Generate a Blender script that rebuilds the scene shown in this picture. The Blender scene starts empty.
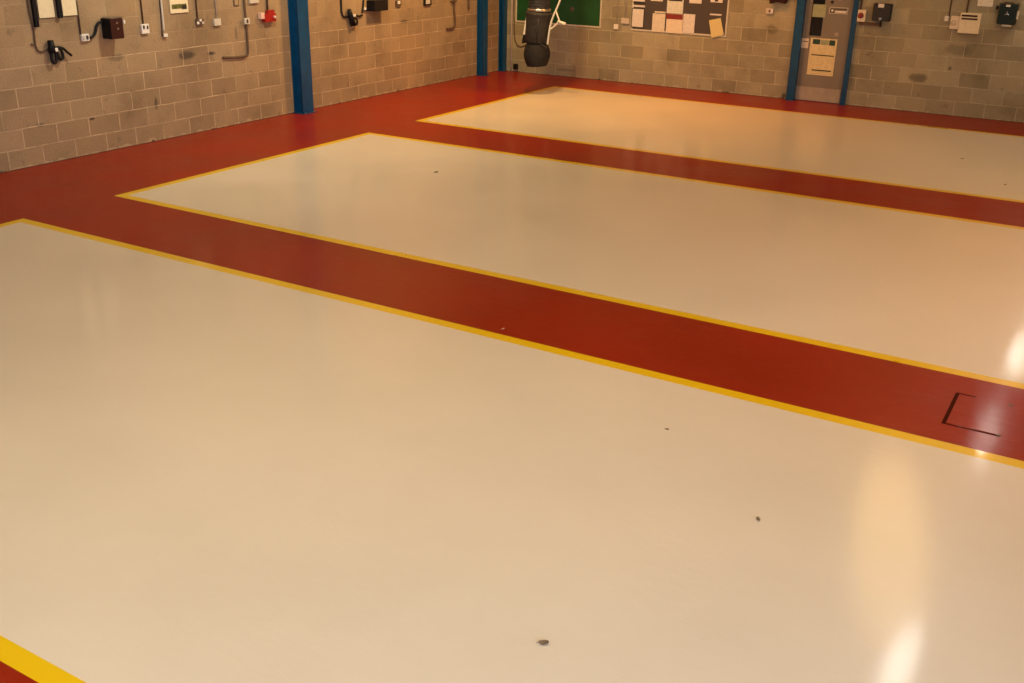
import bpy, bmesh, math, random
from mathutils import Vector, Matrix

random.seed(7)
C = bpy.context.scene.collection
S = bpy.context.scene

# ------------------------------------------------------------------ camera
CAM = Vector((10.8823, -17.7998, 2.7883))
YAW, PITCH, ROLL, FPX = -0.5336, 0.3898, 0.0195, 1031.8
fw = Vector((math.sin(YAW)*math.cos(PITCH), math.cos(YAW)*math.cos(PITCH), -math.sin(PITCH)))
r0 = Vector((math.cos(YAW), -math.sin(YAW), 0)); u0 = r0.cross(fw)
rt = r0*math.cos(ROLL)+u0*math.sin(ROLL); up = u0*math.cos(ROLL)-r0*math.sin(ROLL)
cd = bpy.data.cameras.new('camera'); cam = bpy.data.objects.new('camera', cd); C.objects.link(cam)
cam.matrix_world = Matrix(((rt.x, up.x, -fw.x, CAM.x), (rt.y, up.y, -fw.y, CAM.y), (rt.z, up.z, -fw.z, CAM.z), (0, 0, 0, 1)))
cd.sensor_width = 36; cd.lens = FPX/1024*36; cd.clip_end = 200; cd.clip_start = .05
S.camera = cam

# ------------------------------------------------------------------ exposure, sky, lights
S.view_settings.view_transform = 'Standard'; S.view_settings.look = 'None'
S.view_settings.gamma = 1; S.view_settings.use_curve_mapping = False
S.view_settings.exposure = 0.0
w = bpy.data.worlds.new('sky'); S.world = w; w.use_nodes = True
bg = w.node_tree.nodes['Background']; bg.inputs[0].default_value = (.75, .85, 1, 1); bg.inputs[1].default_value = .1

def area(name, loc, rot, sx, sy, power, col, spread=math.pi):
    l = bpy.data.lights.new(name, 'AREA'); l.shape = 'RECTANGLE'; l.size = sx; l.size_y = sy
    l.energy = power; l.color = col; l.spread = spread
    o = bpy.data.objects.new(name, l); C.objects.link(o); o.location = loc; o.rotation_euler = rot
    return o
RX, FY, CZ = 14.2, -22.4, 5.2                        # right wall, front wall, ceiling
# daylight: open vehicle doors in the right wall; added unseen front band, two rooflights
DOORS = [(-16.0, -11.9), (-21.2, -17.1)]
DAY = {'door_a': (36., (1, .82, .52)), 'door_b': (700., (.48, .66, 1)), 'front': (4., (.8, .9, 1)), 'roof_a': (6., (1, .80, .50)), 'roof_b': (270., (1, .81, .50))}
WINB = (2.0, 12.0, 2.6, 4.4)                         # opening added in the unseen front wall for light: x, x, z, z
ROOF = {'roof_a': (1.2, 4.0, -21.0, -13.6), 'roof_b': (6.0, 9.0, -21.0, -11.2)}  # unseen rooflights added for near-floor light, kept out of the floor's reflections
for nm, (ya, yb) in zip(('door_a', 'door_b'), DOORS):
    area('daylight_'+nm, (RX-.02, (ya+yb)/2, 2.0), (0, math.radians(90), 0), 3.8, yb-ya-.1, DAY[nm][0], DAY[nm][1])
area('daylight_front', ((WINB[0]+WINB[1])/2, FY+.03, (WINB[2]+WINB[3])/2), (math.radians(90), 0, 0), WINB[1]-WINB[0], WINB[3]-WINB[2], DAY['front'][0], DAY['front'][1])
for nm, (xa, xb, ya, yb) in ROOF.items():
    area('daylight_'+nm, ((xa+xb)/2, (ya+yb)/2, CZ-.04), (0, 0, 0), xb-xa, yb-ya, DAY[nm][0], DAY[nm][1])
GL = (-10.4, -6.9, 2.3, 3.5)                          # added unseen light strip on the right wall, lifting the middle bay
area('daylight_band', (RX-.02, (GL[0]+GL[1])/2, (GL[2]+GL[3])/2), (0, math.radians(90), 0), GL[3]-GL[2], GL[1]-GL[0], 195., (1, .37, .05))
# warm lamps: an oval shaped for the gold floor glow (x, x, y, y, watts, colour), added unseen fill lights
PANELS = [(8.7, 9.75, -7.2, -1.9, 64., (1, .62, .20))]
FLOODS = [((2.6, -3.9, 4.6), (-.60, .12, -.79), 228., (1, .61, .24)), ((2.6, -8.4, 4.6), (-.64, .10, -.76), 135., (1, .92, .70)),
          ((4.7, -2.4, 4.6), (-.08, .20, -.976), 58., (1, .34, .06))]
for i, (xa, xb, ya, yb, pw, col) in enumerate(PANELS):
    o = area('panel_light_b', ((xa+xb)/2, (ya+yb)/2, CZ-.07), (0, 0, math.radians(12)), xb-xa-.04, yb-ya-.04, pw, col); o.data.shape = 'ELLIPSE'
for i, (p, d, pw, col) in enumerate(FLOODS):
    area('flood_light_%s' % 'abc'[i], p, Vector(d).to_track_quat('-Z', 'Y').to_euler(), .5, .35, pw, col, math.pi if i < 2 else math.radians(115))
GLOW = 1.0
#VARIANT

# ------------------------------------------------------------------ helpers
def ray(px, py):
    return fw + rt*((px-512)/FPX) - up*((py-341.5)/FPX)
def LW(px, py, off=0.):                              # a point on the left wall, off metres out from it
    d = ray(px, py); return CAM + d*((off-CAM.x)/d.x)
def BW(px, py, off=0.):                              # a point on the back wall
    d = ray(px, py); return CAM + d*((-off-CAM.y)/d.y)
def FL(px, py):
    d = ray(px, py); return CAM + d*((0-CAM.z)/d.z)

def new(): return bmesh.new()
def box(bm, lo, hi, bev=0., seg=2):
    lo = Vector(lo); hi = Vector(hi)
    b = bmesh.new(); bmesh.ops.create_cube(b, size=1)
    for v in b.verts: v.co = Vector([(lo[i]+hi[i])/2 + v.co[i]*abs(hi[i]-lo[i]) for i in range(3)])
    if bev > 0: bmesh.ops.bevel(b, geom=b.edges[:]+b.verts[:], offset=bev, segments=seg, affect='EDGES', profile=.6)
    m = bpy.data.meshes.new('t'); b.to_mesh(m); b.free(); bm.from_mesh(m); bpy.data.meshes.remove(m); return bm
def prism(bm, pts, d):                               # polygon pts extruded by vector d
    a = [bm.verts.new(p) for p in pts]; b = [bm.verts.new(Vector(p)+Vector(d)) for p in pts]
    n = len(pts); bm.faces.new(a); bm.faces.new(b[::-1])
    for i in range(n): bm.faces.new((a[i], b[i], b[(i+1) % n], a[(i+1) % n]))
    bmesh.ops.recalc_face_normals(bm, faces=bm.faces[:]); return bm
def smooth_path(p, n=6):
    p = [Vector(x) for x in p]
    if len(p) < 3: return p
    out = []
    for i in range(len(p)-1):
        a = p[max(i-1, 0)]; b = p[i]; c = p[i+1]; d = p[min(i+2, len(p)-1)]
        for k in range(n):
            t = k/n
            out.append(.5*((2*b)+(c-a)*t+(2*a-5*b+4*c-d)*t*t+(3*b-a-3*c+d)*t**3))
    return out+[p[-1]]
def tube(bm, path, r, n=8, sm=True, r2=None):
    p = smooth_path(path) if sm else [Vector(x) for x in path]
    rings = []; ref = None
    for i, q in enumerate(p):
        t = (p[min(i+1, len(p)-1)]-p[max(i-1, 0)]).normalized()
        if ref is None: ref = t.orthogonal().normalized()
        ref = (ref - t*ref.dot(t)); ref = ref.normalized() if ref.length > 1e-6 else t.orthogonal().normalized()
        s = t.cross(ref); rr = r if r2 is None else r+(r2-r)*i/(len(p)-1)
        rings.append([bm.verts.new(q+(ref*math.cos(a)+s*math.sin(a))*rr) for a in [2*math.pi*k/n for k in range(n)]])
    for a, b in zip(rings, rings[1:]):
        for k in range(n): bm.faces.new((a[k], a[(k+1) % n], b[(k+1) % n], b[k]))
    bm.faces.new(rings[0][::-1]); bm.faces.new(rings[-1]); return bm
def lathe(bm, prof, M, n=32, wob=None):              # prof = (radius, height) along local z, placed by matrix M
    rings = []
    for j, (r, z) in enumerate(prof):
        rings.append([bm.verts.new(M @ Vector((r*math.cos(a)*(1+(wob(j, a) if wob else 0)), r*math.sin(a)*(1+(wob(j, a) if wob else 0)), z))) for a in [2*math.pi*k/n for k in range(n)]])
    for a, b in zip(rings, rings[1:]):
        for k in range(n): bm.faces.new((a[k], a[(k+1) % n], b[(k+1) % n], b[k]))
    bm.faces.new(rings[0][::-1]); bm.faces.new(rings[-1]); bmesh.ops.recalc_face_normals(bm, faces=bm.faces[:]); return bm
def obj(name, bm, mat, parent=None, smooth=False):
    m = bpy.data.meshes.new(name); bm.to_mesh(m); bm.free()
    if smooth:
        for f in m.polygons: f.use_smooth = True
    for k in (mat if isinstance(mat, (list, tuple)) else [mat]): m.materials.append(k)
    o = bpy.data.objects.new(name, m); C.objects.link(o)
    if parent: o.parent = parent
    return o
def tag(o, label, cat, group=None):
    o['label'] = label; o['category'] = cat
    if group: o['group'] = group
    return o
def thing(name, label, cat, group=None):
    o = bpy.data.objects.new(name, None); C.objects.link(o); o.empty_display_size = .1
    return tag(o, label, cat, group)
def struct(name, bm, mat, parent=None):
    o = obj(name, bm, mat, parent)
    if not parent: o['kind'] = 'structure'
    return o
# rectangle on a wall given by its corners as seen, spanning depths d0..d1 out from the wall
def ext(wall, x0, y0, x1, y1, d1):
    f = LW if wall == 'L' else BW
    cx, cy = (x0+x1)/2, (y0+y1)/2; i = 1 if wall == 'L' else 0
    return f(x0, cy, d1)[i], f(x1, cy, d1)[i], f(cx, y1, d1)[2], f(cx, y0, d1)[2]
def wb(bm, wall, x0, y0, x1, y1, d0, d1, bev=.002, z1=None):
    a, b, za, zb = ext(wall, x0, y0, x1, y1, d1)
    if z1 is not None: zb = z1
    if wall == 'L': return box(bm, (d0, a, za), (d1, b, zb), bev)
    return box(bm, (a, -d1, za), (b, -d0, zb), bev)
def wp(wall, pts, off):
    f = LW if wall == 'L' else BW
    return [f(x, y, off) for x, y in pts]

# ------------------------------------------------------------------ materials
def rgb(r, g, b):
    return tuple((c/255/12.92 if c/255 <= .04045 else ((c/255+.055)/1.055)**2.4) for c in (r, g, b))+(1,)
class N:
    def __init__(s, name):
        s.m = bpy.data.materials.new(name); s.m.use_nodes = True; s.t = s.m.node_tree
        s.b = s.t.nodes['Principled BSDF']
    def n(s, ty, **k):
        x = s.t.nodes.new(ty)
        for a, v in k.items():
            if a.startswith('i_'):
                key = a[2:]; key = int(key) if key.isdigit() else key.replace('_', ' ')
                x.inputs[key].default_value = v
            else: setattr(x, a, v)
        return x
    def l(s, a, b): s.t.links.new(a, b)
    def ramp(s, fac, stops):
        r = s.n('ShaderNodeValToRGB'); e = r.color_ramp.elements
        while len(e) < len(stops): e.new(.5)
        for k, (p, c) in zip(e, stops): k.position = p; k.color = c if len(c) == 4 else tuple(c)+(1,)
        s.l(fac, r.inputs[0]); return r.outputs[0]
    def mix(s, fac, a, b, mode='MIX'):
        x = s.n('ShaderNodeMix', data_type='RGBA', blend_type=mode)
        for v, k in ((fac, 0), (a, 6), (b, 7)):
            if hasattr(v, 'links'): s.l(v, x.inputs[k])
            else: x.inputs[k].default_value = v
        return x.outputs[2]
    def math(s, op, a, b=0.):
        x = s.n('ShaderNodeMath', operation=op)
        for v, k in ((a, 0), (b, 1)):
            if hasattr(v, 'links'): s.l(v, x.inputs[k])
            else: x.inputs[k].default_value = v
        return x.outputs[0]
    def pos(s): return s.n('ShaderNodeNewGeometry').outputs['Position']
def plain(name, col, rough=.5, metal=0., var=.12, scale=30, bump=.0, spec=.5):
    k = N(name); p = k.pos()
    nz = k.n('ShaderNodeTexNoise', i_Scale=scale, i_Detail=4.); k.l(p, nz.inputs['Vector'])
    d = tuple(c*(1-var) for c in col[:3])+(1,); e = tuple(min(1, c*(1+var)) for c in col[:3])+(1,)
    k.l(k.ramp(nz.outputs[0], [(.3, d), (.7, e)]), k.b.inputs['Base Color'])
    k.b.inputs['Roughness'].default_value = rough; k.b.inputs['Metallic'].default_value = metal
    k.b.inputs['Specular IOR Level'].default_value = spec
    if bump:
        bp = k.n('ShaderNodeBump', i_Strength=bump, i_Distance=.002); k.l(nz.outputs[0], bp.inputs['Height']); k.l(bp.outputs[0], k.b.inputs['Normal'])
    return k.m
def emit(name, col, strength):
    k = N(name); k.b.inputs['Emission Color'].default_value = tuple(col)+(1,); k.b.inputs['Emission Strength'].default_value = strength
    k.b.inputs['Base Color'].default_value = (.8, .8, .8, 1); return k.m

def block_mat(name, axis, shift, c1, c2, mortar, spots=(), smooth_above=9.):
    k = N(name); p = k.pos(); sp = k.n('ShaderNodeSeparateXYZ'); k.l(p, sp.inputs[0])
    wob = k.n('ShaderNodeTexNoise', i_Scale=2.3, i_Detail=2.); k.l(p, wob.inputs['Vector'])
    dz = k.math('MULTIPLY', k.math('SUBTRACT', wob.outputs[0], .5), .02)
    cb = k.n('ShaderNodeCombineXYZ')
    k.l(k.math('SUBTRACT', sp.outputs[axis], shift), cb.inputs[0]); k.l(k.math('ADD', sp.outputs[2], dz), cb.inputs[1])
    br = k.n('ShaderNodeTexBrick', offset=.5, offset_frequency=2, squash=1., squash_frequency=2)
    for a, v in (('Scale', 1.), ('Mortar Size', .0095), ('Mortar Smooth', .8), ('Bias', 0.), ('Brick Width', .45), ('Row Height', .225)): br.inputs[a].default_value = v
    br.inputs['Color1'].default_value = (0, 0, 0, 1); br.inputs['Color2'].default_value = (1, 1, 1, 1); br.inputs['Mortar'].default_value = (.5, .5, .5, 1)
    k.l(cb.outputs[0], br.inputs['Vector'])
    base = k.mix(br.outputs['Color'], c1, c2)
    fine = k.n('ShaderNodeTexNoise', i_Scale=55., i_Detail=6., i_Roughness=.7); k.l(p, fine.inputs['Vector'])
    base = k.mix(.55, base, k.ramp(fine.outputs[0], [(.3, (.62, .6, .58, 1)), (.5, (.95, .95, .95, 1)), (.72, (1.25, 1.25, 1.25, 1))]), 'MULTIPLY')
    big = k.n('ShaderNodeTexNoise', i_Scale=1.1, i_Detail=5., i_Roughness=.6); k.l(p, big.inputs['Vector'])
    base = k.mix(.75, base, k.ramp(big.outputs[0], [(.30, (.60, .58, .55, 1)), (.5, (1, 1, 1, 1)), (.68, (1.22, 1.17, 1.08, 1))]), 'MULTIPLY')
    # scuffs and dark grime spots
    sc = k.n('ShaderNodeTexNoise', i_Scale=5.5, i_Detail=4., i_Roughness=.75); k.l(p, sc.inputs['Vector'])
    base = k.mix(k.ramp(sc.outputs[0], [(.60, (0, 0, 0, 1)), (.74, (.55, .55, .55, 1))]), base, (.07, .055, .045, 1))
    # soot and oil marks: place along the wall, height, half widths, strength
    for (su, sz, ru, rz, st) in spots:
        du = k.math('DIVIDE', k.math('SUBTRACT', sp.outputs[axis], su), ru); dv = k.math('DIVIDE', k.math('SUBTRACT', sp.outputs[2], sz), rz)
        rr = k.math('ADD', k.math('ADD', k.math('MULTIPLY', du, du), k.math('MULTIPLY', dv, dv)), k.math('MULTIPLY', k.math('SUBTRACT', sc.outputs[0], .5), 2.2))
        base = k.mix(k.ramp(rr, [(.25, (st, st, st, 1)), (1., (0, 0, 0, 1))]), base, (.035, .03, .028, 1))
    # mortar is patchy: smeared over in places
    pat = k.n('ShaderNodeTexNoise', i_Scale=3.4, i_Detail=5., i_Roughness=.7); k.l(p, pat.inputs['Vector'])
    mk = k.math('MULTIPLY', br.outputs['Fac'], k.ramp(pat.outputs[0], [(.36, (.12, .12, .12, 1)), (.62, (.9, .9, .9, 1))]))
    # the courses above this height have been rubbed over and show hardly any joints
    mk = k.math('MULTIPLY', mk, k.ramp(k.math('SUBTRACT', sp.outputs[2], smooth_above-.01), [(0., (1, 1, 1, 1)), (.02, (.22, .22, .22, 1))]))
    base = k.mix(mk, base, mortar)
    # wall foot: smeared mortar, chipped paint, the gap's dark line put in colour
    ft = k.n('ShaderNodeTexNoise', i_Scale=5., i_Detail=6., i_Roughness=.7); k.l(p, ft.inputs['Vector'])
    lim = k.math('MULTIPLY', k.math('SUBTRACT', ft.outputs[0], .42), .22)
    foot = k.math('LESS_THAN', sp.outputs[2], lim)
    base = k.mix(k.math('MULTIPLY', foot, .45), base, mortar)
    ch = k.n('ShaderNodeTexNoise', i_Scale=4., i_Detail=3.); k.l(p, ch.inputs['Vector'])
    chip = k.math('LESS_THAN', sp.outputs[2], k.math('MAXIMUM', k.math('MULTIPLY', k.math('SUBTRACT', ch.outputs[0], .56), .22), .009))
    base = k.mix(k.math('MULTIPLY', chip, .85), base, (.05, .03, .02, 1))
    k.l(base, k.b.inputs['Base Color'])
    k.b.inputs['Roughness'].default_value = .85; k.b.inputs['Specular IOR Level'].default_value = .25
    b1 = k.n('ShaderNodeBump', i_Strength=.35, i_Distance=.004, invert=True); k.l(br.outputs['Fac'], b1.inputs['Height'])
    b2 = k.n('ShaderNodeBump', i_Strength=.3, i_Distance=.004); k.l(fine.outputs[0], b2.inputs['Height']); k.l(b1.outputs[0], b2.inputs['Normal'])
    k.l(b2.outputs[0], k.b.inputs['Normal'])
    return k.m

def paint_mat(name, col, rough, var, streak=0., coarse=.15, grain=.25, wear=None, spec=.3, coat=.40, coatr=.06, dash=.3):
    k = N(name); p = k.pos()
    n1 = k.n('ShaderNodeTexNoise', i_Scale=.9, i_Detail=5., i_Roughness=.55); k.l(p, n1.inputs['Vector'])
    lo = tuple(c*(1-var) for c in col[:3])+(1,); hi = tuple(min(1, c*(1+var)) for c in col[:3])+(1,)
    base = k.ramp(n1.outputs[0], [(.3, lo), (.7, hi)])
    # roller and trowel marks drawn out along x
    mp = k.n('ShaderNodeMapping'); mp.inputs['Scale'].default_value = (3.2, 6.5, 1); k.l(p, mp.inputs['Vector'])
    st = k.n('ShaderNodeTexNoise', i_Scale=1.6, i_Detail=6., i_Roughness=.65); k.l(mp.outputs[0], st.inputs['Vector'])
    if streak:
        base = k.mix(k.ramp(st.outputs[0], [(.5, (0, 0, 0, 1)), (.85, (streak,)*3+(1,))]), base, wear or hi)
    # pale dashes along x: sparkle painted into the red, wrinkles on the pale bays
    md = k.n('ShaderNodeMapping'); md.inputs['Scale'].default_value = (8, 30, 1); k.l(p, md.inputs['Vector'])
    ds = k.n('ShaderNodeTexNoise', i_Scale=1., i_Detail=4., i_Roughness=.6); k.l(md.outputs[0], ds.inputs['Vector'])
    base = k.mix(k.ramp(ds.outputs[0], [(.60, (0, 0, 0, 1)), (.76, (dash,)*3+(1,))]), base, wear or hi)
    k.l(base, k.b.inputs['Base Color'])
    gr = k.n('ShaderNodeTexNoise', i_Scale=95., i_Detail=3., i_Roughness=.6); k.l(p, gr.inputs['Vector'])
    k.l(k.ramp(n1.outputs[0], [(.3, (rough*.85,)*3+(1,)), (.7, (rough*1.2,)*3+(1,))]), k.b.inputs['Roughness'])
    k.b.inputs['Specular IOR Level'].default_value = spec; k.b.inputs['Coat Weight'].default_value = coat; k.b.inputs['Coat Roughness'].default_value = coatr
    wr = k.n('ShaderNodeTexNoise', i_Scale=.8, i_Detail=2.); k.l(p, wr.inputs['Vector'])
    hgt = k.math('MULTIPLY', st.outputs[0], k.ramp(wr.outputs[0], [(.42, (.15, .15, .15, 1)), (.62, (1, 1, 1, 1))]))
    b1 = k.n('ShaderNodeBump', i_Strength=coarse, i_Distance=.004); k.l(hgt, b1.inputs['Height'])
    b2 = k.n('ShaderNodeBump', i_Strength=grain, i_Distance=.0009); k.l(gr.outputs[0], b2.inputs['Height']); k.l(b1.outputs[0], b2.inputs['Normal'])
    k.l(b2.outputs[0], k.b.inputs['Normal'])
    b3 = k.n('ShaderNodeBump', i_Strength=grain*.38, i_Distance=.0009); k.l(gr.outputs[0], b3.inputs['Height']); k.l(b3.outputs[0], k.b.inputs['Coat Normal'])
    return k.m

def sheet_mat(name, col, ink=.35, rows=60., tint=(.25, .22, .2), border=0.):
    k = N(name); p = k.pos(); sp = k.n('ShaderNodeSeparateXYZ'); k.l(p, sp.inputs[0])
    z = k.math('FRACT', k.math('MULTIPLY', sp.outputs[2], rows))
    ln = k.math('GREATER_THAN', z, .55)
    mp = k.n('ShaderNodeMapping'); mp.inputs['Scale'].default_value = (38, 38, rows/2); k.l(p, mp.inputs['Vector'])
    nz = k.n('ShaderNodeTexNoise', i_Scale=1., i_Detail=2.); k.l(mp.outputs[0], nz.inputs['Vector'])
    g = k.math('GREATER_THAN', nz.outputs[0], .46)
    f = k.math('MULTIPLY', k.math('MULTIPLY', ln, g), ink)
    k.l(k.mix(f, col, tuple(tint)+(1,)), k.b.inputs['Base Color'])
    k.b.inputs['Roughness'].default_value = .6; return k.m

M = dict(
    wall_left=block_mat('left_blockwork', 1, -10.054, (.285, .195, .108, 1), (.35, .245, .138, 1), (.58, .42, .25, 1), [(LW(x, y)[1], LW(x, y)[2], ru, rz, st) for x, y, ru, rz, st in ((187, 55, .16, .07, .75), (211, 53.5, .09, .03, .9), (116, 58, .14, .05, .4), (92, 119, .05, .02, .9), (156, 103, .03, .10, .6), (40, 125, .06, .03, .6), (404, 21.5, .13, .03, .7), (236, 33, .03, .10, .4))], 1.135),
    wall_back=block_mat('back_blockwork', 0, .09, (.27, .24, .153, 1), (.39, .35, .227, 1), (.51, .47, .32, 1), [(BW(x, y)[0], BW(x, y)[2], ru, rz, st) for x, y, ru, rz, st in ((918, 78, .16, .08, .6), (784, 96, .05, .05, .7), (958, 50, .24, .09, .35), (950, 68, .03, .04, .6), (566, 70, .25, .03, .35), (772, 30, .12, .09, .35))], 1.36),
    red=paint_mat('red_floor_paint', (.250, .0150, .0022), .36, .10, streak=.22, coarse=1., grain=.9, wear=(.32, .06, .025, 1), spec=.10, coat=.20, coatr=.10, dash=.7),
    grey=paint_mat('pale_floor_paint', (.68, .60, .465), .34, .035, streak=.25, coarse=.9, grain=.8, wear=(.72, .65, .52, 1)),
    yellow=paint_mat('yellow_line_paint', (.74, .48, .001), .30, .04, coarse=.1, grain=.2),
    blue=plain('blue_steel_paint', rgb(8, 66, 104), .38, var=.18, scale=7),
    ceiling=plain('ceiling_sheet', (.46, .40, .32, 1), .7, scale=2),
    black=plain('black_plastic', (.008, .008, .009, 1), .5, spec=.2),
    rubber=plain('grey_rubber', (.032, .031, .029, 1), .62, scale=14, var=.3, bump=.3, spec=.25),
    darkrubber=plain('dark_ribbed_rubber', (.018, .017, .016, 1), .75, scale=40, var=.4, bump=.5, spec=.2),
    maroon=plain('maroon_casing', (.040, .011, .008, 1), .45, spec=.2),
    white=plain('white_plastic', (.74, .70, .62, 1), .4, var=.05),
    offwhite=plain('aged_white_plastic', (.55, .49, .40, 1), .5, var=.08),
    cream=plain('cream_enamel', (.72, .62, .40, 1), .45, var=.05),
    steel=plain('steel', (.55, .55, .55, 1), .3, 1., var=.1),
    conduit=plain('grey_brown_conduit', (.115, .070, .042, 1), .6, spec=.2),
    lead=plain('dark_cable', (.014, .011, .009, 1), .55, spec=.2),
    red_plastic=plain('red_plastic', (.33, .014, .010, 1), .35),
    pink=plain('pale_pink_plastic', (.75, .48, .38, 1), .45),
    green=plain('green_board', (.006, .072, .018, 1), .5, var=.2, scale=3),
    frame=plain('pale_frame', (.58, .55, .45, 1), .4),
    felt=plain('grey_brown_felt', (.075, .062, .055, 1), .95, var=.15, scale=120, bump=.3),
    door=plain('grey_door_paint', (.225, .195, .150, 1), .5, var=.05, scale=3, spec=.25),
    kick=plain('worn_kick_plate', (.36, .31, .235, 1), .55, var=.12, scale=6, spec=.3),
    glass=plain('dark_glass', (.010, .009, .010, 1), .12),
    sticker=plain('pale_green_sticker', (.33, .36, .20, 1), .5),
    greenbox=plain('black_green_casing', (.005, .014, .010, 1), .4, spec=.25),
    sheet=sheet_mat('printed_white_sheet', (.74, .70, .64, 1)),
    sheet2=sheet_mat('printed_cream_sheet', (.72, .66, .52, 1), .3, 45.),
    calendar=sheet_mat('calendar_sheet', (.70, .70, .62, 1), .3, 28., (.15, .35, .2)),
    yellowsheet=sheet_mat('yellow_sheet', (.68, .58, .26, 1), .12, 60.),
    notice=sheet_mat('yellow_notice', (.74, .62, .32, 1), .35, 34., (.35, .25, .12)),
    plainsheet=plain('blank_cream_sheet', (.74, .64, .48, 1), .6, var=.04),
    brownish=plain('brown_grey_disc', (.10, .085, .05, 1), .7, scale=60, var=.5),
    ink=plain('black_ink', (.02, .018, .016, 1), .6),
    dkgreen=plain('dark_green_ink', (.012, .05, .03, 1), .6),
    redink=plain('red_print', (.22, .025, .018, 1), .6),
    chip=plain('pink_paint_chip', (.42, .18, .11, 1), .6),
    tape=plain('white_strap', (.70, .70, .62, 1), .55, var=.1),
    leaf=plain('dry_leaf', (.20, .13, .06, 1), .7, scale=300, var=.5),
    groove=plain('grime_filled_groove', (.045, .007, .003, 1), .8, spec=.05),
    lens=emit('lamp_lens', (1, .70, .38), 9.*GLOW), tubeglow=emit('fluorescent_tube_glow', (1, .96, .86), 34.*GLOW),
    rooflight=plain('translucent_rooflight', (.7, .7, .66, 1), .4),
    picture=plain('olive_picture', (.10, .10, .02, 1), .5, scale=25, var=.6),
    roller=plain('roller_door_slats', (.35, .34, .32, 1), .5),
)

# ------------------------------------------------------------------ the room
bm = new()
XL, BY = 1.846, [(-5.433, -1.195), (-10.811, -6.521), (-15.971, -11.883), (-21.3, -17.05)]
BX1, LWID = 13.0, .098                              # right end of the bays, width of a painted line
xs = sorted({-.25, 0, XL, XL+LWID, BX1-LWID, BX1, RX, RX+.3})
ys = sorted({FY-.3, FY, 0, .25} | {v for a, b in BY for v in (a, a+LWID, b-LWID, b)})
def zone(x, y):
    for a, b in BY:
        if a < y < b and XL < x < BX1:
            return 1 if (a+LWID < y < b-LWID and XL+LWID < x < BX1-LWID) else 2
    return 0
vt = {(i, j): bm.verts.new((x, y, 0)) for i, x in enumerate(xs) for j, y in enumerate(ys)}
vb = {k: bm.verts.new((v.co.x, v.co.y, -.15)) for k, v in vt.items()}
for i in range(len(xs)-1):
    for j in range(len(ys)-1):
        f = bm.faces.new((vt[i, j], vt[i+1, j], vt[i+1, j+1], vt[i, j+1]))
        f.material_index = zone((xs[i]+xs[i+1])/2, (ys[j]+ys[j+1])/2)
        bm.faces.new((vb[i, j], vb[i, j+1], vb[i+1, j+1], vb[i+1, j]))
for i in range(len(xs)-1):
    for j, s in ((0, 1), (len(ys)-1, -1)):
        q = (vt[i, j], vb[i, j], vb[i+1, j], vt[i+1, j]); bm.faces.new(q)
for j in range(len(ys)-1):
    for i in (0, len(xs)-1):
        q = (vt[i, j], vb[i, j], vb[i, j+1], vt[i, j+1]); bm.faces.new(q)
struct('floor', bm, [M['red'], M['grey'], M['yellow']])
struct('wall_left', box(new(), (-.22, FY, 0), (0, 0, CZ)), M['wall_left'])
DX0, DX1, DH = BW(792.5, 97)[0], BW(841, 101)[0], 2.06    # the doorway in the back wall
b = new(); box(b, (-.22, 0, 0), (DX0, .22, CZ)); box(b, (DX1, 0, 0), (RX+.22, .22, CZ)); box(b, (DX0, 0, DH), (DX1, .22, CZ))
struct('wall_back', b, M['wall_back'])
b = new(); cuts = sorted([v for d in DOORS for v in d]); edges = [FY]+cuts+[0]
for i in range(0, len(edges), 2): box(b, (RX, edges[i], 0), (RX+.22, edges[i+1], CZ))
for a, c in DOORS: box(b, (RX, a, 4.0), (RX+.22, c, CZ))
b2 = box(new(), (RX-.012, GL[0]-.03, GL[2]-.03), (RX-.001, GL[1]+.03, GL[3]+.03), .003)  # blank plate behind the added light strip, no glazing cut
struct('window_4', b2, M['frame'])
struct('wall_right', b, M['wall_back'])
b = new(); box(b, (-.22, FY-.22, 0), (RX+.22, FY, WINB[2])); box(b, (-.22, FY-.22, WINB[3]), (RX+.22, FY, CZ))
box(b, (-.22, FY-.22, WINB[2]), (WINB[0], FY, WINB[3])); box(b, (WINB[1], FY-.22, WINB[2]), (RX+.22, FY, WINB[3]))
struct('wall_front', b, M['wall_back'])
b = new()
for i in range(6):
    x = WINB[0]+(WINB[1]-WINB[0]-.06)*i/5; box(b, (x, FY-.12, WINB[2]), (x+.06, FY-.06, WINB[3]))
struct('window_1', b, M['frame'])  # bars across the added front opening
for k, (xa, xb, ya, yb) in enumerate(ROOF.values()):
    struct('window_%d' % (k+2), box(new(), (xa, ya, CZ-.03), (xb, yb, CZ), .004), M['rooflight'])  # blank plates above the added roof lights
struct('ceiling', box(new(), (-.22, FY-.22, CZ), (RX+.22, .22, CZ+.15)), M['ceiling'])

# door in the back wall
leaf = struct('door_1', box(new(), (DX0+.012, .02, .008), (DX1-.012, .065, DH-.01), .003), M['door'])
a0, a1, z0, z1 = ext('B', 798, 86.5, 841, 103, -.02)
obj('kick_plate', box(new(), (DX0+.03, .012, .012), (DX1-.03, .021, BW(818, 88)[2]), .002), M['kick'], leaf)
g = obj('vision_panel', wb(new(), 'B', 813.2, -34, 825.2, 36, -.021, -.014, .002), M['glass'], leaf)

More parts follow.
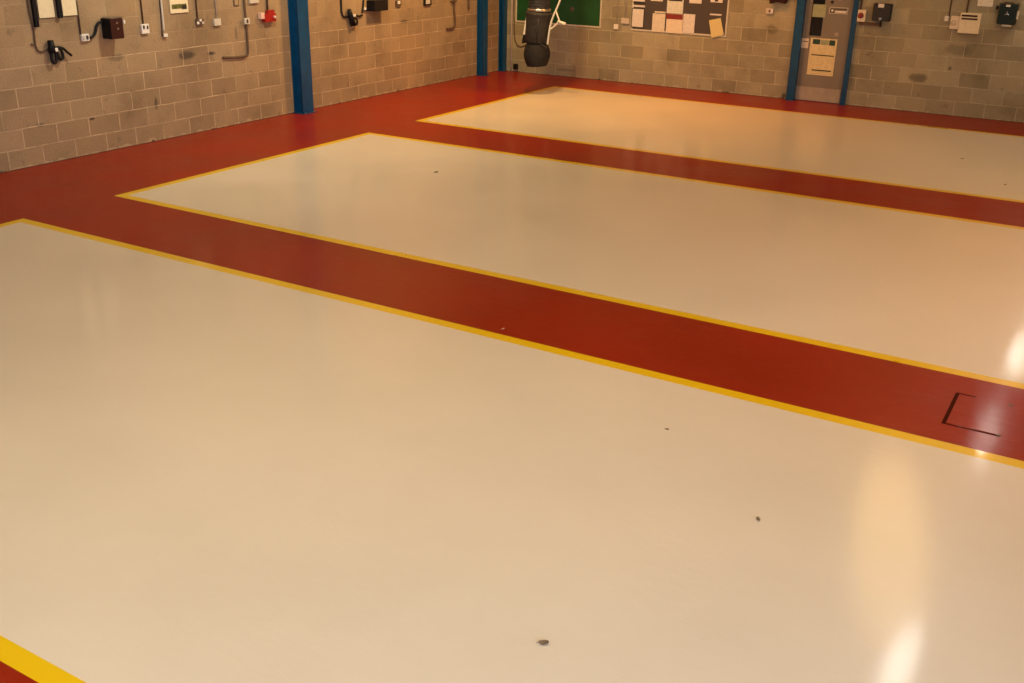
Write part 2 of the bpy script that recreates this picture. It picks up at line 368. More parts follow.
# ------------------------------------------------------------------ blue steel columns
def column(y0, y1, prot, label, top=CZ):
    b = new(); t = .016; ym = (y0+y1)/2
    for (x0, x1, ya, yb) in ((prot-t, prot, y0, y1), (.002, .002+t, y0, y1), (t, prot-t, ym-.006, ym+.006)):
        box(b, (x0, ya, .012), (x1, yb, top), .002)
    o = thing('steel_column', label, 'column')
    obj('column_shaft', b, M['blue'], o)
    b = new(); box(b, (.002, y0-.03, 0), (prot+.035, y1+.03, .012), .003)
    obj('base_plate', b, M['blue'], o)
    b = new()
    for s in (y0+.02, y1-.02): lathe(b, [(.011, 0), (.011, .008)], Matrix.Translation((prot+.018, s, .012)), 6)
    obj('anchor_bolt', b, M['steel'], o)
    return o
pA = .19
ya = LW(294, 110)[1]; yb = LW(314, 113.5, pA)[1]
column(ya, yb, pA, 'blue steel column on the left wall, farthest from the corner')
column(LW(476.5, 74)[1], LW(487.5, 74, .15)[1], .15, 'blue steel column on the left wall just short of the room corner')
column(LW(498, 71)[1], LW(509, 70, .12)[1], .12, 'blue steel column standing tight in the corner of the room')
def post(xa, xb, d, label):
    b = new(); box(b, (xa, -d, .01), (xb, -.002, CZ), .003)
    o = thing('steel_post', label, 'column'); obj('post_shaft', b, M['blue'], o)
    b = new(); box(b, (xa-.012, -d-.02, 0), (xb+.004, -.002, .01), .002); obj('base_plate', b, M['blue'], o)
post(BW(785.8, 97, .1)[0], BW(793.5, 98, .1)[0], .10, 'wide blue steel post left of the grey door')
post(BW(840, 102, .06)[0], BW(844.6, 103, .06)[0], .06, 'slim dark blue steel post right of the grey door')

# ------------------------------------------------------------------ leads, sockets, chargers
def cable(parent, wall, pts, r=.008, mat='lead', off=.012, name='cable', top=None):
    p = wp(wall, pts, off)
    if top is not None: p = [Vector((p[0].x, p[0].y, top))]+p
    return obj(name, tube(new(), p, r), M[mat], parent, True)
def socket(wall, x0, y0, x1, y1, label, d=.035, body='white', cat='socket', knobs=(), name='wall_socket', up=None, upm='conduit', upr=.01, group=None):
    t = thing(name, label, cat, group)
    obj('housing', wb(new(), wall, x0, y0, x1, y1, .001, d, .004), M[body], t)
    for (a, b_, c, e, m, nm) in knobs:
        obj(nm, wb(new(), wall, a, b_, c, e, d-.002, d+.008, .002), M[m], t)
    if up is not None:
        f = LW if wall == 'L' else BW
        p = f((x0+x1)/2 if up is True else up, y0+.5, upr+.002)
        obj('conduit', tube(new(), [(p.x, p.y, p.z), (p.x, p.y, 3.1)], upr, 10, False), M[upm], t, True)
    return t

# first lead and black connector bundle at far left
t = thing('charging_lead', 'black charging lead with looped tails hanging low on the left wall, below the cream panels', 'cable')
cable(t, 'L', [(27.5, 0), (31, 18), (34, 32), (35.5, 45), (38.5, 51), (43, 51.5), (48.5, 49)], .010, 'conduit', top=3.1)
cable(t, 'L', [(31, 44.3), (35.5, 45.2)], .008, 'conduit', name='cable_clip')
b = new(); P = wp('L', [(50.2, 40.5), (51.5, 47), (52.5, 53)], .05); tube(b, P, .034, 10, False, r2=.045)
obj('connector_plug', b, M['black'], t, True)
for pts in ([(50.5, 50), (51.5, 57), (53, 62.5), (56, 62), (56.5, 56), (54, 50)], [(55, 48), (58, 55), (60.5, 59.5), (63, 57), (61.5, 51), (58, 48)]):
    cable(t, 'L', pts, .017, 'black', .05, 'tail_loop')
cable(t, 'L', [(55, 47.5), (62, 47.8), (67, 52), (71.5, 55.5)], .015, 'black', .05, 'tail')
obj('tag', wb(new(), 'L', 55, 48, 58.3, 51.8, .06, .085, .006), M['white'], t)

for k, (x0, x1, yb_, xr, ycr, lab) in enumerate([(34.4, 38.2, 27.5, 54.2, 17.8, 'first'), (58.6, 62.2, 18.2, 77.0, 15.6, 'second')]):
    where = 'leftmost cream panel' if k == 0 else 'second cream panel from the left'
    o = obj('hanging_strap', wb(new(), 'L', x0, 0 if 0 else 3, x1, yb_, .01, .05, .006, z1=2.5), M['black'])
    tag(o, 'long black strap at the left edge of the %s' % where, 'strap')
    t = thing('wall_panel', 'cream notice panel high on the left wall, %s' % ('leftmost of the two' if k == 0 else 'nearer the brown charger box'), 'panel')
    obj('backing', wb(new(), 'L', x1+.1, 2, xr+.4, ycr+.6, .002, .010, .002, z1=2.42), M['conduit'], t)
    obj('panel_face', wb(new(), 'L', x1+.3, 2, xr, ycr, .010, .014, .001, z1=2.40), M['cream'], t)

# white socket with black lead into the brown charger box
t = socket('L', 82.2, 34, 89.6, 41.2, 'white socket on the left wall wired by a black lead to a brown charger box', up=80.8,
           knobs=[(86.6, 35.5, 88.6, 39.5, 'ink', 'socket_slot'), (83.3, 36, 85.4, 39.7, 'offwhite', 'rocker_switch')])
def charger(wall, x0, y0, x1, y1, d, label, casing, front=None, name='battery_charger'):
    t = thing(name, label, 'charger')
    obj('casing', wb(new(), wall, x0, y0, x1, y1, .004, d, .008), M[casing], t)
    if front: obj('front_panel', wb(new(), wall, x0+.3, y0+.6, x1-.3, y1-.4, d, d+.006, .003), M[front], t)
    return t
t = charger('L', 110.8, 18.3, 123.6, 39, .17, 'maroon and black charger box on the left wall right of its white socket', 'black', 'maroon')
obj('top_edge', wb(new(), 'L', 110.5, 17, 122.8, 18.4, .03, .172, .002), M['steel'], t)
for (a, b_) in ((117.2, 23), (118.4, 28.8)): obj('indicator', wb(new(), 'L', a-1, b_-1, a+1, b_+1, .174, .182, .003), M['steel'], t)
obj('side_bracket', wb(new(), 'L', 123.6, 20, 125.3, 23.6, .08, .11, .003), M['white'], t)
p = wp('L', [(89.8, 38.2), (93.5, 35.8), (95.5, 32), (97, 25), (99.5, 22.4), (104, 22)], .03); p.append(LW(107, 21.5, .08))
obj('supply_lead', tube(new(), p, .016), M['black'], t, True)

t = socket('L', 141.9, 24, 149.4, 33.6, 'small white socket with a black centre right of the maroon charger box', up=143.3,
           knobs=[(143.4, 25.6, 144.9, 29, 'ink', 'socket_slot'), (147.3, 25.6, 148.6, 29, 'ink', 'socket_slot')])
t = thing('conduit_drop', 'thin grey conduit ending in a small white cap on the left wall', 'pipe')
cable(t, 'L', [(161, 0), (163.8, 31)], .013, 'offwhite', .03, 'pipe', top=3.1)
cable(t, 'L', [(160, 0), (162.6, 36)], .013, 'conduit', .012, 'pipe', top=3.1)
obj('cap', wb(new(), 'L', 164.2, 33.8, 168, 37, .01, .04, .006), M['white'], t)

t = thing('framed_notice', 'white framed notice with an olive picture near top of the left wall', 'notice')
obj('notice_board', wb(new(), 'L', 170.2, 0, 188.2, 13, .002, .016, .003, z1=LW(179, -13)[2]), M['cream'], t)
obj('picture', wb(new(), 'L', 171.8, 4, 186.6, 8.6, .016, .019, .001), M['picture'], t)
obj('picture', wb(new(), 'L', 182, 5, 186.8, 9, .019, .021, .001), M['ink'], t)

t = socket('L', 197, 19, 204, 24.6, 'small socket with three pale switches under a dark conduit on the left wall', body='conduit', up=197.6,
           knobs=[(197.3, 21.8, 199.4, 24.3, 'white', 'rocker_switch'), (199.8, 19.2, 201.8, 21.4, 'white', 'rocker_switch'), (202.4, 21.6, 204.2, 24, 'offwhite', 'rocker_switch')])
t = socket('L', 214.6, 18.8, 221.2, 25.6, 'blank white junction box on a white conduit on the left wall', body='offwhite', up=216.9, upm='offwhite', cat='junction box', name='junction_box')
t = thing('conduit_drop', 'long brown conduit bending left at its foot near the first blue column', 'pipe')
cable(t, 'L', [(244, 0), (246, 20), (247.3, 38), (248, 50), (246.6, 55.4), (240, 57), (231, 57.6), (223, 57.6)], .016, 'conduit', .018, 'pipe', top=3.1)
obj('switch_box', wb(new(), 'L', 245, 18, 250, 24.2, .02, .05, .004), M['offwhite'], t)
obj('rocker_switch', wb(new(), 'L', 247, 19.5, 248.4, 23, .05, .056, .001), M['ink'], t)
t = thing('blanking_plate', 'small outlined blank plate near the brown conduit on the left wall', 'plate')
obj('plate', wb(new(), 'L', 234, 0, 239, 6, .001, .012, .002, z1=LW(236, -5)[2]), M['conduit'], t)
obj('plate_face', wb(new(), 'L', 234.8, 0, 238.2, 5.2, .012, .015, .001, z1=LW(236, -4)[2]), M['wall_left'], t)
t = tag(obj('cable_tray', wb(new(), 'L', 250, 0, 259, 3.2, .001, .03, .003, z1=LW(254, -1)[2]), M['offwhite']), 'short pale ledge at the top of the view right of the brown conduit', 'ledge')

t = thing('isolator_switch', 'red isolator switch with a pink side box left of the first blue column', 'switch')
obj('housing', wb(new(), 'L', 265.2, 13.5, 276.4, 21.8, .002, .07, .006), M['red_plastic'], t)
obj('conduit', tube(new(), [LW(267.8, 12, .02), Vector((.02, LW(267.8, 12, .02)[1], 3.1))], .014, 10, False), M['conduit'], t, True)
obj('side_box', wb(new(), 'L', 261.2, 12.8, 265.0, 19, .002, .06, .004), M['pink'], t)
obj('lid', wb(new(), 'L', 268, 10, 274.5, 13.6, .01, .06, .004), M['red_plastic'], t)
b = new(); c = LW(274.3, 17, .07); lathe(b, [(.022, 0), (.022, .012), (.014, .03)], Matrix.Translation(c) @ Matrix.Rotation(math.pi/2, 4, 'Y'), 16)
obj('knob', b, M['pink'], t, True)

# beyond the first column
t = thing('charging_lead', 'black cable and plug hanging between the blue columns on the left wall', 'cable')
cable(t, 'L', [(341, 0), (341.8, 12), (343.5, 16.5), (348, 16.8)], .014, 'lead', .015, top=3.1)
b = new(); tube(b, wp('L', [(349, 9.5), (350.5, 15.5), (353.2, 25)], .05), .03, 10, False, r2=.05); obj('connector_plug', b, M['black'], t, True)
cable(t, 'L', [(352, 18), (356.5, 19), (357, 24), (354, 25)], .016, 'black', .05, 'tail_loop')
cable(t, 'L', [(356, 15), (359, 16.3), (362.5, 15.2)], .015, 'lead', .02, 'tail')
obj('tag', wb(new(), 'L', 353.6, 14.2, 356, 16.6, .06, .08, .004), M['white'], t)
t = charger('L', 374.4, 0, 388.2, 11, .16, 'dark charger box at the top edge between the blue columns', 'black', 'lead')
obj('supply_lead', tube(new(), wp('L', [(363.6, 0), (363, 8), (362, 13)], .02), .013), M['lead'], t, True)
obj('supply_lead', tube(new(), wp('L', [(366, 9.5), (368.5, 9.5), (371, 6), (373, 0)], .03), .018), M['black'], t, True)
obj('tag', wb(new(), 'L', 364.4, 7.6, 366.4, 10, .02, .04, .003), M['white'], t)
socket('L', 396.8, 0.5, 401.5, 6, 'small ringed socket right of the dark charger box', body='conduit', knobs=[(398, 1, 400.4, 4, 'white', 'rocker_switch')])
socket('L', 424.8, -2, 431.6, 5.4, 'small dark socket with a pale square cover midway to the corner', body='lead', knobs=[(426.2, -1, 430.2, 4, 'offwhite', 'cover')])
t = thing('conduit_drop', 'brown conduit hooked left at its foot close to the second blue column', 'pipe')
cable(t, 'L', [(454, 0), (454.6, 14), (455, 25), (453.2, 27.6), (450, 28.6), (446.8, 28.8)], .018, 'conduit', .02, 'pipe', top=3.1)
obj('pipe_clip', wb(new(), 'L', 452.4, 0.5, 457, 2.2, .002, .05, .003), M['conduit'], t)
t = thing('conduit_drop', 'stub of dark conduit at the top edge beside the second blue column', 'pipe')
cable(t, 'L', [(468.6, 0), (468.8, 5.5)], .018, 'conduit', .02, 'pipe', top=3.1)

# ------------------------------------------------------------------ the corner and the green board
t = thing('corner_pipe', 'thin white pipe running up the corner right of the blue columns', 'pipe')
p = BW(510.9, 68, .025); obj('pipe', tube(new(), [(p.x, p.y, .05), (p.x, p.y, CZ)], .014, 10, False), M['white'], t, True)
t = thing('junction_box', 'small dark box at the foot of the white corner pipe', 'junction box')
obj('housing', wb(new(), 'B', 513.0, 64, 517, 69.5, .002, .055, .008), M['lead'], t)
obj('lid', wb(new(), 'B', 513.6, 65, 516.4, 68.6, .055, .06, .001), M['black'], t)
t = thing('hanging_cable', 'thin brown cable looping off the corner behind the extraction hose', 'cable')
cable(t, 'B', [(514.0, 0), (514.2, 22), (514.8, 38), (517, 44.5), (521, 46.8), (526, 45), (529, 43)], .010, 'conduit', top=3.1)

def board(x0, y0, x1, y1, top, fill, label, name, cat):
    t = thing(name, label, cat)
    a, b_, za, zb = ext('B', x0, y0, x1, y1, .02); zb = top
    za = (BW(x0, y0 if 0 else y1-(x1-x0)*.04, .02)[2]+BW(x1, y1+(x1-x0)*.04, .02)[2])/2
    a = BW(x0, y1-(x1-x0)*.04, .02)[0]; b_ = BW(x1, y1+(x1-x0)*.04, .02)[0]
    obj('board_panel', box(new(), (a+.02, -.009, za+.02), (b_-.02, -.002, zb-.02), .001), M[fill], t)
    q = new()
    for lo, hi in (((a, -.013, za), (b_, -.002, za+.028)), ((a, -.013, zb-.028), (b_, -.002, zb)), ((a, -.013, za+.02), (a+.028, -.002, zb-.02)), ((b_-.028, -.013, za+.02), (b_, -.002, zb-.02))): box(q, lo, hi, .003)
    obj('frame', q, M['frame'], t); return t
board(515.2, 0, 600.4, 25, 2.05, 'green', 'green board in a pale frame on the back wall behind the hanging hose', 'green_board', 'board')
b = new(); c = BW(572.2, 9.2, .010); lathe(b, [(.045, 0), (.045, .012), (.03, .02)], Matrix.Translation(c) @ Matrix.Rotation(math.pi/2, 4, 'X'), 20, wob=lambda j, a: .12*math.sin(3*a))
tag(obj('round_badge', b, M['brownish'], None, True), 'dull brown round badge stuck on the green board', 'badge')

# vehicle exhaust extraction hose, hanging clear of the wall
HD = 2.2
def H(px, py, off=HD): return BW(px, py, off)
sc = (H(550, 30)-H(528, 30)).length
t = thing('extraction_hose', 'dark grey exhaust extraction hose with nozzle hanging in front of the green board', 'hose')
top = H(539.3, 9); R1 = sc*.44
prof = []; z = 0
while top.z+z < CZ-.02:
    prof += [(R1*.93, z), (R1*1.0, z+.02), (R1*.93, z+.04)]; z += .045
obj('ribbed_hose', lathe(new(), prof, Matrix.Translation(top), 28), M['rubber'], t, True)
Mz = Matrix.Translation(H(539.3, 11)); hh = (H(539, 8)-H(539, 10.5)).length
obj('hose_clamp', lathe(new(), [(R1*1.0, 0), (R1*1.05, .004), (R1*1.05, hh), (R1*1.0, hh+.004)], Mz, 32), M['steel'], t, True)
pb = H(536.6, 42); pt = H(539.2, 11.2); ax = (pt-pb); L_ = ax.length
rot = ax.to_track_quat('Z', 'Y').to_matrix().to_4x4(); Mb = Matrix.Translation(pb) @ rot
R2 = sc*.5
obj('nozzle_body', lathe(new(), [(R2*.9, 0), (R2*.97, .02), (R2*.96, L_*.5), (R2*1.02, L_*.86), (R2*1.06, L_*.9), (R2*1.06, L_*.95), (R2*.96, L_*.985), (R1, L_)], Mb, 36), M['rubber'], t, True)
q = new(); front = (CAM-pb); front.z = 0; front.normalize()
tube(q, [pb+front*R2*.97+ax*.05, pb+front*R2*1.0+ax*.8], .012, 8, False)
obj('seam_rib', q, M['rubber'], t, True)
# flared rubber mouth, puckered at its lower rim
pm = H(537.4, 66); mt = H(536.6, 41.5); ax2 = mt-pm; L2 = ax2.length
Mm = Matrix.Translation(pm) @ ax2.to_track_quat('Z', 'Y').to_matrix().to_4x4()
pr = []
for i in range(25):
    s = i/24; e = .70+.40*math.sin(math.pi*min(1, s*.86+.10))**.8
    pr.append((sc*.475*e*(1+.03*(i % 2)), L2*s))
obj('rubber_mouth', lathe(new(), pr, Mm, 40, wob=lambda j, a: (.10*math.sin(2*a+1.2)+.05*math.sin(5*a))*max(0, 1-j/11)), M['darkrubber'], t, True)
q = new(); prism(q, [H(528, 42, HD+.12), H(537, 43, HD+.13), H(546, 48, HD+.12), H(547, 47, HD+.12), H(537, 41.6, HD+.13), H(528, 40.7, HD+.12)], (0, .02, 0)); obj('mouth_strap', q, M['rubber'], t)
q = new(); prism(q, [H(526.8, 14.2, HD+.05), H(530.2, 14.2, HD+.05), H(527.4, 34.8, HD+.05), H(523.6, 34.4, HD+.05)], (0, -.02, 0)); obj('side_bar', q, M['tape'], t)
q = new(); prism(q, [H(523.2, 34.5, HD+.04), H(528.4, 34.8, HD+.04), H(528, 42.6, HD+.04), H(521.6, 43.4, HD+.04)], (0, .05, 0)); obj('bracket', q, M['black'], t)
for pts, r in (([(559.8, 1), (556.5, 9), (553, 17), (550, 27), (547.4, 44.6)], .016), ([(555.6, 10.5), (557.6, 16), (558.8, 21), (554.4, 26), (550.6, 29)], .013)):
    q = new(); P = [H(x, y, HD+.03) for x, y in pts]
    if pts[0][1] == 1: P = [P[0]+(P[0]-P[1])*1.2]+P
    tube(q, P, r, 8); obj('pull_cord', q, M['tape'], t, True)
q = new(); tube(q, [H(558, 21.5, HD+.03), H(565.4, 24, HD+.03)], .024, 8, False); obj('cord_toggle', q, M['tape'], t, True)

# ------------------------------------------------------------------ socket, junction box, noticeboard with its papers
socket('B', 613.6, 24.3, 618, 29.3, 'tiny white outlet on the back wall between the two boards', d=.03, up=617, upm='offwhite', upr=.006)
socket('B', 621, 18.2, 629, 23.8, 'white junction box touching the left side of the grey noticeboard', d=.04, body='offwhite', up=625.3, upm='offwhite', upr=.010, cat='junction box', name='junction_box')
nb = board(630.6, 0, 725.8, 33.8, 2.05, 'felt', 'grey felt noticeboard in a pale frame covered with papers', 'noticeboard', 'board')
PG = 'papers on the noticeboard'
def paper(x0, y0, x1, y1, mat, label, up=None, off=.0145, name='paper_sheet', cat='paper', back=None):
    q = wb(new(), 'B', x0, y0, x1, y1, off, off+.002, 0, z1=(BW((x0+x1)/2, up, off)[2] if up is not None else None))
    if back:
        t = thing(name, label, cat, PG); obj('sheet', q, M[mat], t)
        for (a, b_, c, e, m, nm) in back: obj(nm, wb(new(), 'B', a, b_, c, e, off+.002, off+.0035, 0), M[m], t)
        return t
    return tag(obj(name, q, M[mat]), label, cat, PG)
paper(633.4, -4, 645, 1.5, 'sheet', 'white sheet cut by the top edge at the noticeboard left end', up=-13, name='paper_sheet')
paper(633.2, 1.8, 645.4, 3.4, 'ink', 'narrow black strip under the sheet at the board top left', name='paper_strip')
paper(633, 5.2, 645, 7, 'sheet', 'narrow white strip above the white sheet at the board left', name='paper_strip')
paper(631.6, 8.2, 644.2, 28, 'ink', 'black backing card behind the lowest left sheet', name='backing_card', cat='card')
paper(632.2, 9, 643.3, 26.9, 'sheet', 'white printed sheet on black backing at the lower left of noticeboard', off=.019)
paper(651, -4, 663, 1.2, 'sheet2', 'cream sheet cut by the top edge above the paired sheets', up=-13)
paper(654.6, 11.4, 665.6, 13, 'sheet2', 'narrow strip capping the tall cream sheet on the noticeboard', name='paper_strip')
paper(652.2, 13.6, 664.8, 32, 'sheet2', 'tall cream printed sheet left of the calendar', off=.018)
t = paper(667.2, -6, 683.4, 13.6, 'calendar', 'white calendar with a dark heading at the centre of the noticeboard', up=-12, name='calendar', cat='calendar',
          back=[(668.6, -.6, 682.6, 1.2, 'ink', 'heading')])
t = paper(666.2, 14, 682.6, 33.2, 'plainsheet', 'cream poster with a dark red top band under the calendar', name='poster', cat='poster',
          back=[(666.3, 14.2, 682.8, 19.4, 'redink', 'red_band')])
paper(683, 14, 694.6, 33.2, 'sheet', 'white printed sheet right of the red banded poster', off=.018)
paper(689.4, -4, 701.8, 3.4, 'sheet', 'white sheet at the top edge right of the calendar', up=-13)
t = paper(710.6, -4, 722.8, 2.5, 'sheet', 'white sheet with a dark blot at the noticeboard top right', up=-13, back=[(715, -1, 718, 1.6, 'ink', 'blot')])
paper(709.8, 13.8, 721.6, 15.4, 'sheet', 'narrow white strip above the tilted yellow sheet', name='paper_strip')
q = new(); prism(q, [BW(709, 20.3, .03), BW(720.6, 18, .03), BW(723.8, 34.8, .03), BW(711.4, 38.0, .03)], (0, .002, 0))
tag(obj('paper_sheet', q, M['yellowsheet']), 'tilted yellow sheet overlapping the noticeboard lower right frame', 'paper', PG)

# black fitting and socket left of the door
t = thing('wall_heater', 'dark curved wall fitting at the top edge left of the door', 'fitting')
q = new(); P = [BW(x, y, .1) for x, y in ((769.3, -8), (769.6, 3.2), (773.5, 2.6), (777, 1.6), (781, 2.4), (785.5, 3.4), (787, -8))]
prism(q, P, (0, .098, 0)); obj('casing', q, M['maroon'], t)
obj('rim', tube(new(), [p+Vector((0, -.004, 0)) for p in P[1:6]], .008), M['black'], t, True)
t = socket('B', 765.8, 8.2, 773.2, 14, 'small beige socket below the dark fitting left of the door', body='offwhite', knobs=[(770.8, 9, 772.8, 13.2, 'white', 'rocker_switch'), (768.6, 10, 770.2, 12, 'conduit', 'socket_slot')])

# signs on the door
def stuck(name, label, x0, y0, x1, y1, mat, parts=(), cat='sign', off=-.019, up=None):
    t = thing(name, label, cat)
    obj('sign_plate', wb(new(), 'B', x0, y0, x1, y1, off, off+.004, 0, z1=(BW((x0+x1)/2, up)[2] if up is not None else None)), M[mat], t)
    for (a, b_, c, e, m, nm) in parts: obj(nm, wb(new(), 'B', a, b_, c, e, off+.004, off+.0055, 0), M[m], t)
    return t
stuck('sticker', 'pale green sticker across the dark glass of the door', 812.8, 4.4, 826, 17.2, 'sticker', cat='sticker', off=-.013)
stuck('safety_notice', 'yellow notice with a dark green heading on the grey door', 808.6, 38.4, 835.2, 75.6, 'notice',
      [(812.8, 39.2, 820.2, 44.2, 'dkgreen', 'heading_block'), (829.2, 40.4, 835.2, 45.8, 'dkgreen', 'heading_block'), (820.6, 40, 828.8, 45, 'sticker', 'heading_block'),
       (811, 54.9, 833.8, 56, 'ink', 'rule'), (811.4, 70, 831, 71.2, 'ink', 'rule')], 'notice')
stuck('door_sign', 'small white sign with a dark square symbol high on the door', 829.2, 7.2, 848, 14, 'door',
      [(829.4, 7.3, 848.4, 7.9, 'frame', 'border'), (829, 13.4, 847.6, 14, 'frame', 'border'), (829.2, 8, 829.8, 13.3, 'frame', 'border'), (847.4, 8, 848, 13.3, 'frame', 'border'),
       (830.4, 8.6, 834.4, 12.6, 'ink', 'symbol_square'), (835, 9, 846.6, 9.9, 'ink', 'lettering_line'), (835, 11, 846.6, 13, 'white', 'lettering_line')])
q = stuck('door_sign', 'faint small notice low beside the glass, left of the yellow notice', 801.0, 38.2, 808.4, 48, 'plainsheet', [(802.4, 41, 808, 41.8, 'conduit', 'lettering_line')])
q = new(); lathe(q, [(.024, 0), (.024, .012), (.017, .022)], Matrix.Translation(BW(832.4, 2, -.02)) @ Matrix.Rotation(math.pi/2, 4, 'X'), 18)
obj('lock_cylinder', q, M['ink'], leaf, True)
tag(obj('sticker', wb(new(), 'B', 834.5, 32.6, 838.5, 36.4, -.02, -.018, 0), M['kick']), 'faint pinkish sticker above the corner of the yellow notice', 'sticker')
q = new(); lathe(q, [(.02, 0), (.02, .004)], Matrix.Translation(BW(832.4, 10.5, -.013)) @ Matrix.Rotation(math.pi/2, 4, 'X'), 16)
so = obj('symbol_dot', q, M['white'])
for o in bpy.data.objects:
    if o.name.startswith('door_sign') and o.get('label', '').startswith('small white'): so.parent = o

# right of the door
t = socket('B', 857.4, 9.9, 865.4, 21.8, 'cream switch box with a red knob right of the door', body='plainsheet', d=.06, cat='switch', name='isolator_switch', up=860.5, upr=.012)
q = new(); lathe(q, [(.045, 0), (.045, .01), (.03, .03)], Matrix.Translation(BW(860.9, 15.6, .06)) @ Matrix.Rotation(math.pi/2, 4, 'X'), 20)
obj('knob', q, M['redink'], t, True)
tag(obj('cable_trunking', wb(new(), 'B', 858.6, 22.6, 880.2, 25.4, .002, .035, .003), M['conduit']), 'short beige trunking under the black charger box by the door', 'trunking')
t = charger('B', 872.6, 3.8, 890.2, 21.4, .15, 'black charger box with a white label right of the door', 'black', 'ink')
obj('label_plate', wb(new(), 'B', 878.3, 3.8, 884.2, 7.6, .158, .162, 0), M['white'], t)
obj('indicator', wb(new(), 'B', 878.6, 17.6, 881.2, 20.4, .158, .168, .005), M['steel'], t)
obj('tail_lead', tube(new(), wp('B', [(880.6, 21), (880.8, 24), (880.3, 27)], .06), .012), M['lead'], t, True)
t = socket('B', 944.4, 16, 948.2, 21.2, 'tiny white switch left of the cream boxes at right of the back wall', cat='switch', name='light_switch', up=949, upr=.010)
t = socket('B', 950.2, 16, 959.6, 29.2, 'small pale box with a brown dot touching the wide cream box', body='plainsheet', d=.06, cat='junction box', name='junction_box')
q = new(); lathe(q, [(.04, 0), (.04, .01), (.026, .022)], Matrix.Translation(BW(953.6, 22.8, .06)) @ Matrix.Rotation(math.pi/2, 4, 'X'), 20); obj('knob', q, M['offwhite'], t, True)
t = socket('B', 959, 13.2, 979.8, 33.6, 'wide cream control box with two dark slots on the back wall', body='cream', d=.11, cat='control box', name='control_box', up=966.5, upr=.012,
           knobs=[(961.6, 15, 977.6, 16.8, 'maroon', 'vent_slot'), (961.4, 18.2, 977.6, 19.8, 'maroon', 'vent_slot')])
tag(obj('paper_sheet', wb(new(), 'B', 977.8, -4, 993.4, 6.4, .002, .005, 0, z1=BW(985, -12)[2]), M['sheet2']), 'cream sheet fixed to the blocks above the wide cream box', 'paper')
t = charger('B', 998, 4, 1016.4, 24.6, .17, 'dark green and black charger at the far right of the back wall', 'greenbox', 'greenbox')
obj('top_handle', wb(new(), 'B', 1003.8, 2.2, 1014, 4, .06, .12, .004), M['conduit'], t)
obj('label_plate', wb(new(), 'B', 1006.2, 4.8, 1010.6, 6.8, .177, .181, 0), M['white'], t)
obj('bottom_edge', wb(new(), 'B', 1001.4, 24.8, 1011, 26.6, .10, .16, .004), M['frame'], t)
obj('side_tab', wb(new(), 'B', 1016.8, 11, 1018.6, 19.4, .08, .12, .003), M['plainsheet'], t)
obj('side_plug', wb(new(), 'B', 995.8, 6, 998.4, 9.6, .06, .12, .006), M['black'], t)
q = new(); c = BW(1007, 13.6, .177)
for an in (90, 215, 325): tube(q, [c, c+Vector((math.cos(math.radians(an)), 0, math.sin(math.radians(an))))*.035], .005, 6, False)
obj('emblem', q, M['steel'], t)

# ------------------------------------------------------------------ small things on the floor
t = thing('floor_hatch', 'painted rectangular access hatch in the red strip at right', 'hatch')
hx0, hx1, hy0, hy1 = 10.285, 10.62, -11.63, -11.12
obj('cover', box(new(), (hx0+.012, hy0+.012, 0), (hx1-.012, hy1-.012, .003), .001), M['red'], t)
q = new(); box(q, (hx0-.012, hy0, 0), (hx0+.012, hy1, .0012)); box(q, (hx0-.012, hy0-.004, 0), (hx1-.03, hy0+.010, .0012)); box(q, (hx0-.006, hy1-.012, 0), (hx0+.11, hy1+.010, .0012))
obj('groove', q, M['groove'], t)  # flat dark strips laid for the grooves, none cut in the floor
for x, y in ((hx1-.03, hy0+.01), (hx1-.02, hy1-.012)):
    obj('lifting_key_cap', lathe(new(), [(.014, 0), (.014, .004), (.008, .005)], Matrix.Translation((x, y, 0)), 14), M['conduit'], t, True)
def leaf_at(px, py, s, rz, label, name='dead_leaf', cat='leaf', mat='leaf'):
    c = FL(px, py); q = new(); n = 7; rows = []
    for i in range(n):
        u = i/(n-1); wd = math.sin(math.pi*min(1, u*.92+.04))**.8*.36
        for sgn in (0,):
            rows.append([Vector((s*(u-.5), s*wd*v, .002+s*(.10*abs(v)**1.5*1.6+.12*(2*u-1)**2+.03*math.sin(5*u+3*v)))) for v in (-1, -.5, 0, .5, 1)])
    R = Matrix.Translation((c.x, c.y, 0)) @ Matrix.Rotation(rz, 4, 'Z')
    top_ = [[q.verts.new(R @ v) for v in r] for r in rows]; bot = [[q.verts.new(R @ (v-Vector((0, 0, .0012)))) for v in r] for r in rows]
    for g_, fl in ((top_, 0), (bot, 1)):
        for i in range(n-1):
            for j in range(4):
                f = (g_[i][j], g_[i+1][j], g_[i+1][j+1], g_[i][j+1]); q.faces.new(f[::-1] if fl else f)
    for i in range(n-1):
        for j in (0, 4): q.faces.new((top_[i][j], bot[i][j], bot[i+1][j], top_[i+1][j]))
    for i in (0, n-1):
        for j in range(4): q.faces.new((top_[i][j], top_[i][j+1], bot[i][j+1], bot[i][j]))
    tube(q, [R @ Vector((-.5*s, 0, .003+.1*s)), R @ Vector((-.72*s, .05*s, .003))], .0012, 5, False)
    zmin = min(v.co.z for v in q.verts)
    for v in q.verts: v.co.z -= zmin
    return tag(obj(name, q, M[mat], None, True), label, cat)
leaf_at(543.5, 643.5, .042, .5, 'curled brown leaf on the nearest pale bay floor, largest of the debris')
leaf_at(758, 519.5, .030, 2.2, 'small split dry leaf at right of the nearest pale bay')
leaf_at(436, 172.5, .05, 1., 'small dark crumb in the middle bay near its upper left corner')
leaf_at(667, 429.5, .022, .2, 'tiny dark fleck in the nearest bay below the red strip')
leaf_at(962, 159, .035, .2, 'small dark fleck in the farthest bay towards the right')
leaf_at(1005, 185, .035, 1.2, 'faint fleck at the right end of the farthest bay')
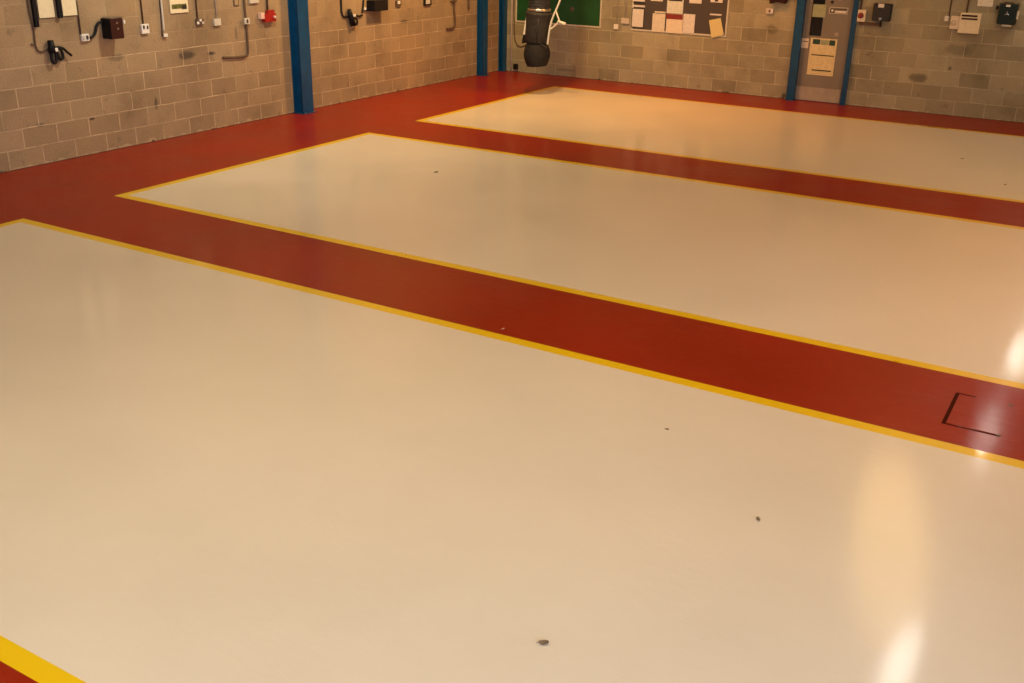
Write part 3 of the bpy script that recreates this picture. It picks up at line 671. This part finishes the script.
leaf_at(503, 329.5, .03, 1.2, 'small pinkish paint chip in the red strip beside the nearest bay', 'paint_chip', 'chip', 'chip')

# ------------------------------------------------------------------ lamps and added fill lights
for k, (y0, y1) in enumerate([(-10.3, -8.9), (-4.6, -3.4), (-1.35, -.4)]):
    lab = ['nearest the camera', 'over the red strip beyond the nearest bay', 'closest to the back wall'][k]
    t = thing('fluorescent_batten', 'suspended fluorescent batten, %s' % lab, 'ceiling lamp')
    obj('lamp_housing', box(new(), (10.02, y0, 3.43), (10.19, y1, 3.50), .01), M['white'], t)
    obj('diffuser', box(new(), (10.05, y0+.01, 3.405), (10.16, y1-.01, 3.43), .006), M['tubeglow'], t)
    for y in (y0+.2, y1-.2): obj('suspension_chain', tube(new(), [(10.105, y, 3.495), (10.105, y, CZ)], .006, 6, False), M['steel'], t)
for i, (xa, xb, ya, yb, pw, col) in enumerate(PANELS):
    t = thing('ceiling_panel_light', 'broad warm ceiling light %s' % 'at right between middle and far bays', 'ceiling lamp')
    Ml = Matrix.Translation(((xa+xb)/2, (ya+yb)/2, CZ-.06)) @ Matrix.Rotation(math.radians(12), 4, 'Z') @ Matrix.Diagonal(((xb-xa)/2, (yb-ya)/2, 1, 1))
    obj('lamp_frame', lathe(new(), [(1, 0), (1.03, .01), (1.03, .058)], Ml, 48), M['white'], t)
for i, (p, d, pw, col) in enumerate(FLOODS):
    t = thing('floodlight', ['floodlight under the ceiling turned to the left wall near its far end', 'floodlight under the ceiling turned to the left wall above the middle bay', 'floodlight under the ceiling turned down to the back wall'][i], 'lamp')
    n = Vector(d).normalized(); c = Vector(p)-n*.01
    Mf = Matrix.Translation(c) @ n.to_track_quat('-Z', 'Y').to_matrix().to_4x4()
    q = box(new(), (-.28, -.2, 0), (.28, .2, .12), .01); q.transform(Mf); obj('housing', q, M['black'], t)
    obj('bracket', tube(new(), [Mf @ Vector((0, 0, .1)), Mf @ Vector((0, 0, .2)), (c.x+.15, c.y, 4.95), (c.x+.15, c.y, CZ)], .014, 8), M['steel'], t, True)

# ------------------------------------------------------------------ put every thing's origin at its base
def tree(o):
    yield o
    for c in o.children: yield from tree(c)
for o in [o for o in C.objects if o.parent is None and (o.type == 'MESH' or (o.type == 'EMPTY' and 'label' in o)) and o.get('kind') != 'structure']:
    ms = [x for x in tree(o) if x.type == 'MESH']
    vs = [v.co for x in ms for v in x.data.vertices]
    lo = Vector([min(v[i] for v in vs) for i in range(3)]); hi = Vector([max(v[i] for v in vs) for i in range(3)])
    b0 = Vector(((lo.x+hi.x)/2, (lo.y+hi.y)/2, lo.z))
    for x in ms: x.data.transform(Matrix.Translation(-b0))
    o.location = b0
